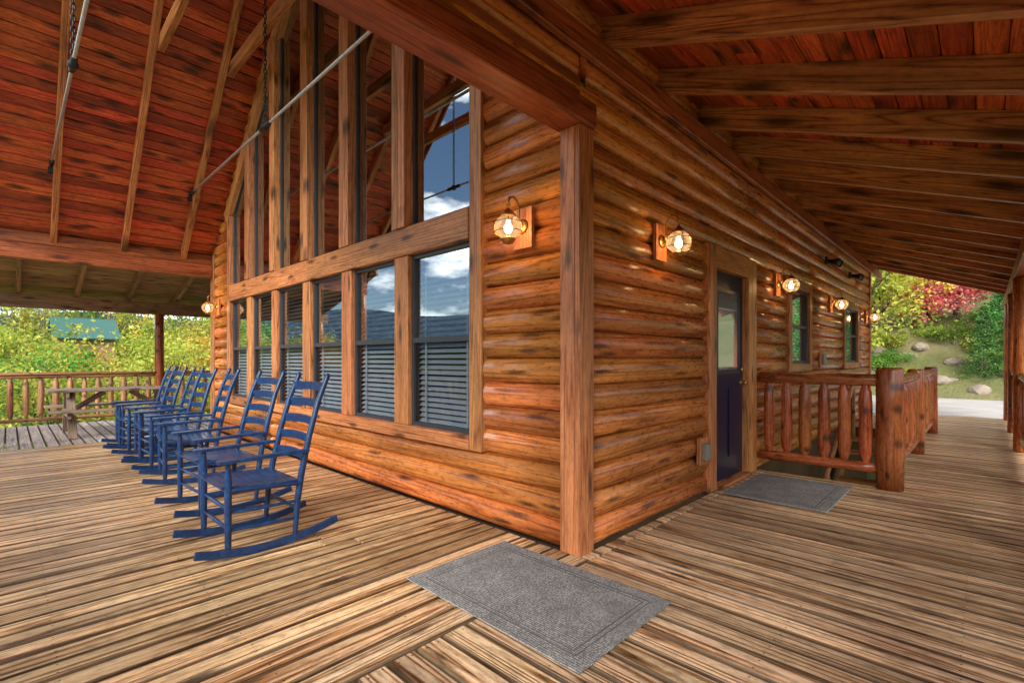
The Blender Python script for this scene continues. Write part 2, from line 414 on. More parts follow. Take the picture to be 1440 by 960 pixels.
# main roof ceiling boards
mb=MB(); S=math.sqrt(.5)
def slopeboards(mb,fn,L0,L1,x0,x1,w,mat=0,th=.02):
    s=L0
    while s<L1:
        (y,z),(dy,dz)=fn(s+w/2); d=Vector((0,dy,dz)); X=Vector((1,0,0)); nrm=X.cross(d)
        if nrm.z<0: nrm=-nrm
        for (p,q) in split(x0,x1,6):
            c=Vector(((p+q)/2,y,z))+nrm*th/2
            mb.obox(c,(q-p)/2-.0008,w/2-.0022,th/2,[X,d,nrm],mat)
        s+=w
slopeboards(mb,lambda s:((8.15-s*S,2.95+s*S),(-S,S)),0,5.87,XF,0.04,.135)
slopeboards(mb,lambda s:((.12+s*S,3.22+s*S),(S,S)),0,5.5,XF,0.04,.135)
mb.build('porch_ceiling',[M_ceil],bevel=.009,parent=cabin)
mb=MB()
rx0=XF; rx1=12; rc=(rx0+rx1)/2; rh=(rx1-rx0)/2
for sy in (1,-1):
    ax=[Vector((1,0,0)),Vector((0,sy*S,S)),Vector((0,-S*sy,S))]
    if sy>0: c=Vector((rc,2.1,5.2))+ax[2]*.07; mb.obox(c,rh,2.72,.035,ax)
    else:    c=Vector((rc,6.0,5.1))+ax[2]*.07; mb.obox(c,rh,3.05,.035,ax)
mb.build('roof',[M_roof],parent=cabin)

# rafters, ties, beams
mb=MB()
for xx in (-.44,-1.24,-2.06,-2.78):
    mb.beam((xx,8.05-.0,3.05-.07),(xx,4.0,7.1-.07),.075,.15,up=(0,1,1))
    mb.beam((xx,.15,3.25-.07),(xx,4.0,7.1-.07),.075,.15,up=(0,-1,1))
    mb.beam((xx+.08,2.25,5.27),(xx+.08,5.75,5.27),.075,.16)
mb.build('gable_rafters',[M_raft],bevel=.006,parent=cabin)
mb=MB()
mb.box(XF,0.0,3.93,4.07,6.72,6.98)
mb.box(XF,-.02,7.93,8.08,2.68,2.90); mb.box(XF,-.02,7.97,8.04,2.905,3.08)
mb.box(XF,.138,-.045,.17,2.742,2.90)
mb.box(XF,.02,.0,.055,2.90,3.05)
xb=XF-.025
mb.beam((xb,8.3,2.8),(xb,3.97,7.13),.04,.24,up=(0,1,1)); mb.beam((xb,.1,3.2),(xb,4.03,7.13),.04,.24,up=(0,-1,1))
mb.build('eave_beams',[M_beam],bevel=.008,parent=cabin)
mb=MB()
mb.log((-2.78,8.0,-.0),(-2.78,8.0,2.68),.09); mb.log((-2.78,.07,0),(-2.78,.07,2.74),.1)
for xx in (-3.1,-.28,2.7,5.7,8.7,11.5): mb.log((xx,10.8,0),(xx,10.8,2.21),.085)
for xx in (-3.1,-.6,1.9,7.0,9.35,11.7): mb.log((xx,-2.22,0),(xx,-2.22,2.36),.095)
mb.build('porch_posts',[M_rail],parent=cabin)

# right shed roof
SL=.375; dl=math.hypot(1,SL); 
mb=MB()
slopeboards(mb,lambda s:((.03-s/dl,3.565-SL*s/dl),(-1/dl,-SL/dl)),0,3.02,-3.2,12.3,.14)
mb.build('side_porch_ceiling',[M_ceil],bevel=.009,parent=cabin)
mb=MB()
ax=[Vector((1,0,0)),Vector((0,-1/dl,-SL/dl)),Vector((0,-SL/dl,1/dl))]
mb.obox(Vector((4.5,-1.4,3.565-SL*1.4))+ax[2]*.07,7.9,1.62,.04,ax)
ax=[Vector((1,0,0)),Vector((0,.965,-.26)),Vector((0,.26,.965))]
mb.obox(Vector((4.4,9.65,3.35-.27*1.65))+ax[2]*.06,7.7,1.8,.03,ax)
mb.build('porch_roof',[M_roof],parent=cabin)
mb=MB()
xx=.30-.8*4
while xx<12.3:
    h=.19; zz=3.56-h*dl/2
    mb.beam((xx,.045,zz-SL*-.045),(xx,-2.85,zz-SL*2.85),.062,h*.98)
    xx+=.8
mb.build('side_porch_rafters',[M_raft],bevel=.006,parent=cabin)
mb=MB()
mb.box(-3.2,12.3,-.052,-.004,3.18,3.34); 
mb.box(-3.2,4.4,-2.3,-2.14,2.36,2.55); mb.box(4.402,12.3,-2.3,-2.14,2.36,2.55)
mb.build('side_porch_beams',[M_beam],bevel=.006,parent=cabin)
# left shed roof
mb=MB()
slopeboards(mb,lambda s:((8.1+s*.965,3.34-.26*s),(.965,-.26)),0,3.4,-3.3,12,.2)
xx=-3.2
while xx<12:
    mb.beam((xx,8.1,3.25),(xx,11.2,3.25-.27*3.1),.06,.15); xx+=.8
mb.box(-3.3,12,10.73,10.87,2.20,2.44)
mb.build('far_porch_ceiling',[M_side],bevel=.004,parent=cabin)

# ---------------------------------------------------------------- deck
screws=MB()
def screw(x,y,z):
    n=6; vs=[(x+.0042*math.cos(a),y+.0042*math.sin(a),z+.0012) for a in [2*math.pi*i/n for i in range(n)]]
    screws.add(vs,[tuple(range(n))],vs,0)
def boards(mb,axis,a0,a1,c0,c1,w=.14,gap=.015,mat=0,maxlen=5,scr=False):
    c=c0
    while c<c1-.03:
        e=min(c+w-gap,c1)
        for (p,q) in split(a0,a1,maxlen) if a1-a0>maxlen else [(a0,a1)]:
            dz=random.uniform(-.002,.002)
            if axis=='x': mb.box(p+.002,q-.002,c,e,-.035,dz,mat,g=0)
            else: mb.box(c,e,p+.002,q-.002,-.035,dz,mat,g=1)
            if scr and e-c>.08:
                u=math.ceil((p+.05)/.6)*.6
                us=[p+.03,q-.03]
                while u<q-.05: us.append(u+.02); u+=.6
                for u in us:
                    for v in (c+.03,e-.03):
                        uu=u+random.uniform(-.006,.006); vv=v+random.uniform(-.005,.005)
                        if axis=='x': screw(uu,vv,dz)
                        else: screw(vv,uu,dz)
        c+=w
mb=MB()
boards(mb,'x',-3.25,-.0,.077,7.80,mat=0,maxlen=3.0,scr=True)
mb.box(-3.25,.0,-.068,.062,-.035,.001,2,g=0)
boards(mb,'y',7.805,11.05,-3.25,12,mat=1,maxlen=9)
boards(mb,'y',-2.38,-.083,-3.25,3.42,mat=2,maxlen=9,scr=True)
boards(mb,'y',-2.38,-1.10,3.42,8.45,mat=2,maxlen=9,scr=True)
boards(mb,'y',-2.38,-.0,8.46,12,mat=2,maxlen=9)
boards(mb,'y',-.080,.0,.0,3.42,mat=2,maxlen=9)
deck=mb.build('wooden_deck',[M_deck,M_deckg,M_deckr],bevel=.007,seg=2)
screws.build('deck_screws',[M_screw],parent=deck)
mb=MB()
mb.box(-3.3,12,-2.42,-2.385,-.3,-.005); mb.box(-3.29,-3.255,-2.38,11.05,-.3,-.005); mb.box(-3.3,12,11.055,11.09,-.3,-.005)
mb.box(3.43,8.45,-1.10,-1.06,-.3,-.04); mb.box(3.40,3.43,-1.10,0.04,-.3,-.04)
xx=-3
while xx<12:
    mb.box(xx,xx+.04,.1,11,-.25,-.04)
    if not(3.4<xx<8.45): mb.box(xx,xx+.04,-2.38,0,-.25,-.04)
    else: mb.box(xx,xx+.04,-2.38,-1.11,-.25,-.04)
    xx+=.6
for xx in (-3,0,3,6,9,11.7):
    for yy in (-2.2,10.8): mb.box(xx-.08,xx+.08,yy-.08,yy+.08,-6,-.26)
mb.build('joists',[M_beam],parent=deck)
mb=MB()
for i in range(14):
    x1=8.42-.3*i; z=-.19*(i+1)
    mb.box(x1-.31,x1,-1.05,-.02,z-.04,z)
mb.beam((8.45,-1.03,-.15),(4.2,-1.03,-2.85),.05,.28); mb.beam((8.45,-.04,-.15),(4.2,-.04,-2.85),.05,.28)
mb.log((8.3,-.12,.85),(4.2,-.12,-1.75),.035)
for xx in (8.2,6.2,4.3): mb.log((xx,-.12,-(8.42-xx)/.3*.19-.1),(xx,-.12,.80-(8.3-xx)*.634),.04)
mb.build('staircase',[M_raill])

# ---------------------------------------------------------------- railings
def balu(mb,x,y,z0,z1,r=.045,mat=0):
    r*=random.uniform(.88,1.12)
    prof=[(0,r*.45),(.06,r*.5),(.14,r*.95),(.3,r*1.05),(.5,r*1.0),(.7,r*1.03),(.86,r*.93),(.94,r*.5),(1,r*.45)]
    mb.lathe((x,y,z0),(x+random.uniform(-.006,.006),y+random.uniform(-.006,.006),z1),prof,10,mat,jit=.03)
def rail(mb,p,q,pitch=.2,top=1.02,bot=.19,r=.055,br=.045,ends=.1):
    p=Vector((p[0],p[1],0)); q=Vector((q[0],q[1],0)); d=(q-p); L=d.length; d.normalize()
    mb.log(p+Vector((0,0,top)),q+Vector((0,0,top)),r); mb.log(p+Vector((0,0,bot)),q+Vector((0,0,bot)),r*.85)
    n=max(1,int((L-2*ends)/pitch))
    for i in range(n+1):
        c=p+d*(ends+(L-2*ends)*i/n); balu(mb,c.x,c.y,bot,top,br)
def newel(mb,x,y,h=1.17,r=.11):
    mb.lathe((x,y,0),(x,y,h),[(0,r*1.0),(.3,r*1.03),(.7,r*.97),(.975,r),(1,r*.86)],20,0,jit=.012)
mb=MB()
newel(mb,3.40,-1.19); newel(mb,5.9,-1.19,1.12,.09); newel(mb,8.4,-1.19,1.12,.09)
rail(mb,(3.40,-.02),(3.40,-1.10),pitch=.165,top=1.045,bot=.185,r=.06,br=.055)
rail(mb,(3.5,-1.19),(5.82,-1.19),pitch=.2,top=1.03,bot=.185,br=.05); rail(mb,(5.98,-1.19),(8.32,-1.19),pitch=.2,top=1.03,bot=.185,br=.05)
mb.build('stairwell_railing',[M_rail])
mb=MB()
ps=[-3.1,-.6,1.9,4.45,7.0,9.35,11.7]
for i in range(6): rail(mb,(ps[i]+.1,-2.22),(ps[i+1]-.1,-2.22),.22)
newel(mb,4.45,-2.22,1.1,.08)
mb.build('deck_railing',[M_rail])
mb=MB()
def flat_rail(mb,p,q,pitch=.2):
    rail(mb,p,q,pitch,top=.93,bot=.13,r=.04,br=.048)
    p=Vector((p[0],p[1],.985));q=Vector((q[0],q[1],.985)); mb.beam(p,q,.15,.035)
ps=[-3.1,-.28,2.7,5.7,8.7,11.5]
for i in range(5): flat_rail(mb,(ps[i]+.09,10.8),(ps[i+1]-.09,10.8))
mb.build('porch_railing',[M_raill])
mb=MB()
flat_rail(mb,(-3.15,8.1),(-3.15,10.7)); flat_rail(mb,(-3.15,.2),(-3.15,4.0)); flat_rail(mb,(-3.15,4.1),(-3.15,7.85)); flat_rail(mb,(-3.15,-2.1),(-3.15,0))
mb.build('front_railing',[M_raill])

# ---------------------------------------------------------------- rocking chair
def chair_mesh():
    mb=MB(); W=.27
    for sy in (-1,1):
        y=sy*W
        pts=[(x,y,.025+.30*(x+.02)**2) for x in np.linspace(-.42,.47,17)]
        mb.tube(pts,0,rect=(.028,.048,(0,1,0)))
        zf=lambda x:.045+.30*(x+.02)**2
        mb.lathe((-.24,y,zf(-.24)),(-.24,y,.60),[(0,.013),(.04,.019),(.5,.021),(.8,.021),(.93,.016),(1,.013)],12)
        mb.tube([(.17,y,zf(.17)),(.19,y*.99,.30),(.215,y*.97,.45),(.27,y*.95,.70),(.34,y*.93,.95),(.40,y*.92,1.10),(.412,y*.92,1.13),(.417,y*.92,1.145)],[.016,.021,.022,.021,.019,.017,.019,.008],n=12)
        A=[(-.31,.0),(-.30,.032),(-.26,.043),(-.15,.040),(0,.030),(.15,.024),(.26,.022)]
        vs=[];gs=[]
        outl=[(x,w) for x,w in A]+[(x,-w) for x,w in A[::-1][:-1]]
        n=len(outl)
        for dz in (0,.022):
            for (x,w) in outl:
                z=.60+dz+(.012*(x+.3)); vs.append((x,y+w+sy*.008,z)); gs.append((x,w,dz))
        fs=[tuple(range(n))[::-1],tuple(range(n,2*n))]+[(i,(i+1)%n,n+(i+1)%n,n+i) for i in range(n)]
        mb.add(vs,[f[::-1] for f in fs],gs)
        for z in (.17,.28): mb.lathe((-.24,y,z+.01),(.185,y,z),[(0,.008),(.5,.014),(1,.008)],8)
        mb.cyl((-.24,y,.43),(.21,y,.40),.017,8)
    for z in (.19,.31): mb.lathe((-.24,-W,z),(-.24,W,z),[(0,.008),(.5,.014),(1,.008)],8)
    mb.lathe((.185,-W,.23),(.185,W,.23),[(0,.008),(.5,.014),(1,.008)],8)
    mb.cyl((-.24,-W,.43),(-.24,W,.43),.018,10); mb.cyl((.21,-W,.40),(.21,W,.40),.016,8)
    for i in range(9):
        x=-.255+i*.054; z=.447-.03*i/8-.012*math.sin(math.pi*i/8)
        mb.tube([(x,-W+.0,z+.004),(x,-.12,z-.006),(x,.12,z-.006),(x,W-.0,z+.004)],0,rect=(.046,.012,(1,0,0)))
    for i,z in enumerate((.56,.68,.80,.92,1.04)):
        x0=.215+(z-.45)*.245+ (0.01 if z>.9 else 0); wy=W*(.955-.03*(z-.5)); h=.062
        pts=[]
        for t in np.linspace(-1,1,9):
            pts.append((x0+.035*(1-t*t),t*wy,z+.010*(1-t*t)))
        mb.tube(pts,0,rect=(.010,h,(1,0,0)))
    return mb.mesh('rocking_chair',[M_blue])
cm=chair_mesh()
cy=[(-1.33,1.80,0),(-1.24,2.86,3),(-1.18,4.2,-6),(-1.18,5.1,2),(-1.14,5.78,-2),(-1.2,6.45,3),(-1.16,7.12,0)]
for (x,y,a) in cy:
    o=bpy.data.objects.new('rocking_chair',cm); COL.objects.link(o); o.location=(x,y,0.003); o.rotation_euler=(0,0,math.radians(a))
    m=o.modifiers.new('b','BEVEL'); m.width=.003; m.segments=2; m.limit_method='ANGLE'; m.angle_limit=math.radians(50)

# ---------------------------------------------------------------- picnic table
mb=MB(); x0,x1,yc=-2.1,-.3,9.0
for i in range(5): mb.box(x0,x1,yc-.37+i*.15,yc-.37+i*.15+.14,.72,.755)
for s in (-1,1):
    for k in range(2): 
        a=yc+s*.66+ (k-.5)*.145; mb.box(x0,x1,a-.068,a+.068,.42,.455)
    for xx in (x0+.28,x1-.28):
        mb.beam((xx,yc+s*.20,.72),(xx,yc+s*.60,.0),.04,.11,up=(1,0,0))
for xx in (x0+.28,x1-.28):
    mb.box(xx-.06,xx-.022,yc-.74,yc+.74,.33,.42); mb.box(xx-.06,xx-.022,yc-.36,yc+.36,.63,.72)
    s=1 if xx<-1.2 else -1
    mb.beam((xx,yc,.38),(xx+s*.45,yc,.70),.04,.08)
mb.build('picnic_table',[M_table],bevel=.005)

# ---------------------------------------------------------------- doormats
def mat(x0,x1,y0,y1):
    mb=MB(); z=.004
    mb.box(x0,x1,y0,y1,z,z+.008,rnd=0,off=False)
    for (d,w) in ((.075,.009),(.100,.009)):
        a0,a1,b0,b1=x0+d,x1-d,y0+d,y1-d; h=z+.0095
        mb.box(a0,a1,b0,b0+w,z+.004,h,rnd=1.); mb.box(a0,a1,b1-w,b1,z+.004,h,rnd=1.)
        mb.box(a0,a0+w,b0+w,b1-w,z+.004,h,rnd=1.); mb.box(a1-w,a1,b0+w,b1-w,z+.004,h,rnd=1.)
    return mb.build('doormat',[M_mat],bevel=.003)
mat(-.95,-.16,-.70,.51); mat(2.1,3.2,-.93,-.1)

# ---------------------------------------------------------------- lanterns
def lantern_mesh():
    mb=MB()
    mb.box(-.085,.085,-.03,0.0,-.15,.13,0,g=2); 
    mb.lathe((0,-.03,.0),(0,-.045,.0),[(0,.055),(.7,.05),(1,.03)],18,1)
    pts=[(0,-.045,-.01),(0,-.065,.02),(0,-.062,.07),(0,-.066,.12),(0,-.085,.165),(0,-.12,.188),(0,-.155,.175),(0,-.17,.145),(0,-.168,.115)]
    mb.tube(pts,.008,8,1)
    mb.tube([(0,-.06,.06),(0,-.085,.03),(0,-.11,.03),(0,-.12,.05),(0,-.105,.065)],.005,6,1)
    c=Vector((0,-.17,0))
    def lt(z0,z1,prof,mat,n=20): mb.lathe(c+Vector((0,0,z0)),c+Vector((0,0,z1)),prof,n,mat)
    ring=[(c.x+.018*math.cos(a),c.y,.118+.018*math.sin(a)) for a in np.linspace(0,2*math.pi,12,endpoint=False)]
    mb.tube(ring,.003,6,1,closed=True)
    lt(.100,.045,[(0,.006),(.15,.014),(.3,.024),(.5,.03),(.8,.05),(1,.058)],1)
    lt(.045,-.105,[(0,.048),(.12,.07),(.3,.088),(.5,.093),(.7,.084),(.88,.062),(1,.045)],2,24)
    lt(-.105,-.145,[(0,.05),(.25,.055),(.5,.04),(.8,.035),(1,.012)],1)
    for z,r in ((.0,.091),(-.06,.090)):
        mb.tube([(c.x+r*math.cos(a),c.y+r*math.sin(a),z) for a in np.linspace(0,2*math.pi,24,endpoint=False)],.003,5,1,closed=True)
    for k in range(4):
        a=math.pi/4+k*math.pi/2
        mb.tube([(c.x+r*math.cos(a),c.y+r*math.sin(a),z) for z,r in ((.045,.055),(.02,.078),(-.01,.092),(-.04,.096),(-.075,.085),(-.105,.05))],.003,5,1)
    lt(.02,-.075,[(0,.012),(.2,.014),(.5,.026),(.75,.028),(.92,.018),(1,.006)],3,12)
    return mb.mesh('wall_lantern',[M_trim,M_brass,M_lglass,M_bulb])
lm=lantern_mesh()
def lantern(loc,rz,pw=9):
    o=bpy.data.objects.new('wall_lantern',lm); COL.objects.link(o); o.location=loc; o.rotation_euler=(0,0,rz)
    l=bpy.data.lights.new('lamp_light','POINT'); l.energy=pw; l.color=(1,.62,.28); l.shadow_soft_size=.035
    lo=bpy.data.objects.new('bulb_light',l); COL.objects.link(lo); lo.parent=o; lo.location=(0,-.17,-.03)
for xx in (1.04,4.05,6.95,10.3): lantern((xx,-.003,2.17),0)
lantern((-.003,.46,2.17),-math.pi/2); lantern((-.003,7.6,2.15),-math.pi/2)

for xx in (6.7,8.6):
    mb=MB(); mb.box(xx-.08,xx+.08,-.03,0,2.78,2.90)
    for s in (-1,1): mb.lathe((xx+s*.05,-.05,2.83),(xx+s*.11,-.2,2.78),[(0,.025),(.5,.035),(.8,.055),(1,.06)],12)
    mb.build('security_floodlight',[M_black],bevel=.004)
for (xx,zz) in ((1.84,.42),(6.3,1.25)):
    mb=MB(); mb.box(xx-.09,xx+.09,-.035,0,zz-.12,zz+.12,0,g=2); mb.box(xx-.045,xx+.045,-.075,-.035,zz-.075,zz+.075,1); mb.box(xx-.035,xx+.035,-.085,-.075,zz-.06,zz+.065,1)
    mb.build('electrical_outlet_box',[M_trim,M_outlet],bevel=.006)

# ---------------------------------------------------------------- tie rods with hanging chains
for xx in (-.44,-2.06):
    mb=MB(); xr=xx-.06; z=3.88
    mb.cyl((xr,7.28,z),(xr,.78,z),.015,10,0)
    mb.lathe((xr,4.16,z),(xr,3.84,z),[(0,.014),(.1,.026),(.4,.024),(.45,.04),(.55,.04),(.6,.024),(.9,.026),(1,.014)],12,1)
    for yy,s in ((7.28,1),(.78,-1)):
        mb.box(xr-.03,xr+.022,yy-.04,yy+.07 if s>0 else yy+.04,z-.1,z+.10,1)
        mb.cyl((xr-.04,yy,z),(xr+.03,yy,z),.025,8,1)
        mb.cyl((xr,yy-s*.28,z),(xr,yy,z),.024,8,1)
    k=0; zz=z+.05
    while zz<6.75:
        L=.034; w=.015; pts=[]
        for i in range(12):
            a=2*math.pi*i/12; u=w*math.cos(a); v=L*math.sin(a)
            pts.append((xr+u,4.0,zz+v) if k%2 else (xr,4.0+u,zz+v))
        mb.tube(pts,.006,5,1,closed=True); zz+=.052; k+=1
    mb.build('tie_rod',[M_steel,M_black])

# ---------------------------------------------------------------- terrain
def ss(a,b,x):
    t=min(1,max(0,(x-a)/(b-a))); return t*t*(3-2*t)
def H(x,y):
    low=-3.2-4.0*ss(12,60,y)-6*ss(10,60,-x)-5*ss(10,60,-y)*ss(20,-10,x)
    hi=-.14+ .42*max(0,min(x-19.6,7))+.16*max(0,min(x-26.6,60))
    m=ss(9.6,12,x)*ss(26,11,y)
    far=ss(80,260,math.hypot(x,y))
    z=low*(1-m)+hi*m
    return z+ .25*math.sin(x*.31+y*.17)*ss(14,25,math.hypot(x-6,y-3)) + far*8*math.sin(x*.013+1)*math.cos(y*.011)
xs=np.unique(np.concatenate([np.arange(-60,80,1.5),np.linspace(-1500,-60,30),np.linspace(80,1500,30)]))
V=[];F=[]
for y in xs:
    for x in xs: V.append((x,y,H(x,y)))
n=len(xs)
for j in range(n-1):
    for i in range(n-1): F.append((j*n+i,j*n+i+1,(j+1)*n+i+1,(j+1)*n+i))
me=bpy.data.meshes.new('ground'); me.from_pydata(V,[],F)
t=NT('ground_cover'); tc=t.N('ShaderNodeTexCoord').outputs['Object']
a=t.noise(tc,.35,6,.65); b=t.noise(tc,5,5,.7)
c=t.mix(b,t.ramp(a,[(.35,(.14,.17,.05)),(.55,(.30,.26,.12)),(.7,(.40,.31,.19))]),(.16,.17,.07))
t.bsdf(c,.95,bump=b,bstr=.8,bdist=.2,spec=.1); me.materials.append(t.mat)
o=bpy.data.objects.new('ground',me); COL.objects.link(o)
for p in me.polygons: p.use_smooth=True
mb=MB(); mb.box(12.02,19.2,-9,7,-.12,-.05); mb.build('driveway',[M_conc],bevel=.02)
def hills(name,R,h0,h1,seed,col):
    rs=np.random.RandomState(seed); ph=rs.uniform(0,6.28,8); V=[];F=[];N=200
    for k,(rr,f) in enumerate([(R*.72,0),(R*.84,.55),(R*.93,.85),(R,1),(R*1.15,.6)]):
        for i in range(N):
            a=2*math.pi*i/N
            h=h0+(h1-h0)*(.5+.25*math.sin(a*3+ph[0])+.15*math.sin(a*7+ph[1])+.1*math.sin(a*13+ph[2])+.05*math.sin(a*31+ph[3]))
            V.append((rr*math.cos(a),rr*math.sin(a),-25+(h+25)*f))
    for k in range(4):
        for i in range(N): F.append((k*N+i,k*N+(i+1)%N,(k+1)*N+(i+1)%N,(k+1)*N+i))
    me=bpy.data.meshes.new(name); me.from_pydata(V,[],F)
    t=NT(name+'_forest'); tc=t.N('ShaderNodeTexCoord').outputs['Object']; v=t.N('ShaderNodeTexVoronoi'); v.inputs['Scale'].default_value=.12; t.L(tc,v.inputs['Vector'])
    nz=t.noise(tc,.02,5,.6)
    c=t.mix(1,t.ramp(nz,[(.35,col[0]),(.6,col[1]),(.72,col[2])]),t.ramp(v.outputs['Distance'],[(0,1.2),(.7,.4)]),'MULTIPLY')
    t.bsdf(c,1,bump=v.outputs['Distance'],bstr=.6,bdist=4,spec=0); me.materials.append(t.mat)
    o=bpy.data.objects.new(name,me); COL.objects.link(o)
    for p in me.polygons: p.use_smooth=True
hills('distant_hills',420,2,20,3,((.04,.08,.03),(.08,.12,.05),(.16,.11,.05)))
hills('distant_mountains',1150,50,120,5,((.06,.10,.15),(.08,.12,.16),(.09,.12,.16)))

# ---------------------------------------------------------------- trees
def tree_mesh(name,seed,h,cr,leafm,kind='round',nclump=80,per=50,ls=.14):
    rs=np.random.RandomState(seed); mb=MB(); random.seed(seed)
    if kind=='pine':
        mb.lathe((0,0,0),(0,0,h),[(0,.03*h*.6),(.5,.015*h*.6),(1,.01)],8,0)
    else:
        mb.lathe((0,0,0),(rs.uniform(-.2,.2),rs.uniform(-.2,.2),h*.8),[(0,.022*h),(.1,.017*h),(.6,.009*h),(1,.02)],8,0)
    cents=[]
    for i in range(nclump):
        if kind=='pine':
            t=(i+rs.rand())/nclump; z=h*(.08+.92*t); r=cr*(1-t)**.85*rs.uniform(.45,1.0); a=i*2.4+rs.rand(); sz=.25+.5*(1-t)*cr*.35
            cents.append((r*math.cos(a),r*math.sin(a),z,sz))
        elif kind=='shrub':
            a=rs.rand()*6.28; r=cr*math.sqrt(rs.rand()); z=h*(.1+.8*rs.rand()*(1-(r/cr)**2*.7)); cents.append((r*math.cos(a),r*math.sin(a),z,.35*cr*.6+.1))
        else:
            u=rs.normal(size=3); u/=np.linalg.norm(u); rr=rs.uniform(.55,1.05)
            lob=1+.22*math.sin(3*math.atan2(u[1],u[0])+seed)+.15*math.sin(5*u[2]+seed*2)
            cents.append((u[0]*cr*rr*lob,u[1]*cr*rr*lob,h*.60+u[2]*h*.40*rr,cr*rs.uniform(.16,.32)))
    if kind!='pine':
        for i in range(0,len(cents),4):
            c=cents[i]; z0=h*rs.uniform(.15,.5) if kind!='shrub' else .05
            mid=(c[0]*.45,c[1]*.45,z0+(c[2]-z0)*.6)
            mb.tube([(0,0,z0),mid,(c[0],c[1],c[2])],[.008*h,.005*h,.01],n=5,mat=0)
    pts=[];rn=[]
    for c in cents:
        base=rs.rand()
        sq=.55 if kind=='pine' else .75
        P=rs.normal(size=(per,3))*np.array([c[3],c[3],c[3]*sq])*.62+np.array(c[:3]); pts.append(P)
        rn.append(np.clip(base*.7+rs.rand(per)*.35+ .12*(P[:,2]-c[2])/c[3]*.5,0,1))
    P=np.concatenate(pts); R=np.concatenate(rn); N=len(P)
    A=rs.normal(size=(N,3)); A/=np.linalg.norm(A,axis=1)[:,None]; B=rs.normal(size=(N,3)); B-=A*(A*B).sum(1)[:,None]; B/=np.linalg.norm(B,axis=1)[:,None]
    s=ls*rs.uniform(.6,1.3,N)[:,None]
    Q=np.stack([P-A*s,P-B*s*.55,P+A*s,P+B*s*.55],1).reshape(-1,3)
    b=len(mb.v)
    mb.v+= [tuple(q) for q in Q]; mb.g+=[(0,0,0)]*len(Q); mb.r+=list(np.repeat(R,4)); mb.e+=[0.0]*len(Q)
    mb.f+=[(b+4*i,b+4*i+1,b+4*i+2,b+4*i+3) for i in range(N)]; mb.m+=[1]*N; mb.sm+=[False]*N
    return mb.mesh(name,[M_bark,leafm])
T={}
T['g1']=tree_mesh('t_g1',1,9,3.0,M_lgreen,per=62,ls=.11); T['g2']=tree_mesh('t_g2',2,10,3.6,M_lgreen,per=62,ls=.12)
T['y1']=tree_mesh('t_y1',3,9,3.0,M_lyel,per=66,ls=.11); T['y2']=tree_mesh('t_y2',4,8,3.2,M_lyel,per=66,ls=.11)
T['o1']=tree_mesh('t_o1',5,8,2.6,M_lgold,per=62,ls=.11); T['r1']=tree_mesh('t_r1',6,8,2.8,M_lred,nclump=110,ls=.15)
T['p1']=tree_mesh('t_p1',7,9,2.4,M_lpine,'pine',110,60,.12)
T['s1']=tree_mesh('t_s1',8,1.6,1.3,M_lyel,'shrub',40,70,.07); T['s2']=tree_mesh('t_s2',9,1.8,1.4,M_lgreen,'shrub',40,70,.07)
HT={'g1':9.4,'g2':10.4,'y1':9.4,'y2':8.4,'o1':8.4,'r1':8.4,'p1':9.2,'s1':1.7,'s2':1.9}
NM={'g':'broadleaf_tree','y':'autumn_tree','o':'golden_tree','r':'red_maple_tree','p':'pine_tree','s':'shrub'}
def put(k,x,y,topz=None,sc_=None,sink=.2):
    z=H(x,y)-sink; s=sc_ if sc_ else (topz-z)/HT[k]
    o=bpy.data.objects.new(NM[k[0]],T[k]); COL.objects.link(o); o.location=(x,y,z); w=s if s<1.3 else 1.0+.5*(s-1)
    o.scale=(w*random.uniform(.9,1.15),w*random.uniform(.9,1.15),s); o.rotation_euler=(0,0,random.uniform(0,6.28))
random.seed(21)
for (Y,n,tz,x0,x1) in ((17,6,(.2,1.6),-6,8),(22,7,(1.2,2.6),-9,11),(29,8,(2.0,3.6),-12,14),(38,9,(2.6,4.4),-16,18),(72,11,(6.5,9.5),-26,34),(95,10,(9,14),-30,45)):
    for i in range(n):
        x=x0+(x1-x0)*(i+random.uniform(.1,.9))/n; y=Y+random.uniform(-2,2)
        k=random.choice(['y1','y2','g2','g1','y2','y1','o1'])
        tp=random.uniform(*tz)
        rat=(x+2.52)/(y+1.85)
        if .035<rat<.125 and 15<Y<60: tp=1.25+ (y+1.85)/1.33*(505-489)/686*random.uniform(.6,1.1)
        put(k,x,y,topz=tp)
for i in range(22):
    x=random.uniform(-7,12); y=random.uniform(13.2,17); put(random.choice(['s1','s2','s1']),x,y,sc_=random.uniform(1.0,1.9))
for i in range(24):
    x=-random.uniform(24,70); y=random.uniform(-20,80); put(random.choice(['y1','g1','g2','y2','o1','p1']),x,y,topz=random.uniform(-4,0))
for i in range(10):
    x=random.uniform(-30,30); y=-random.uniform(18,40); put(random.choice(['y1','g1','g2','y2','p1']),x,y,topz=random.uniform(1,4))
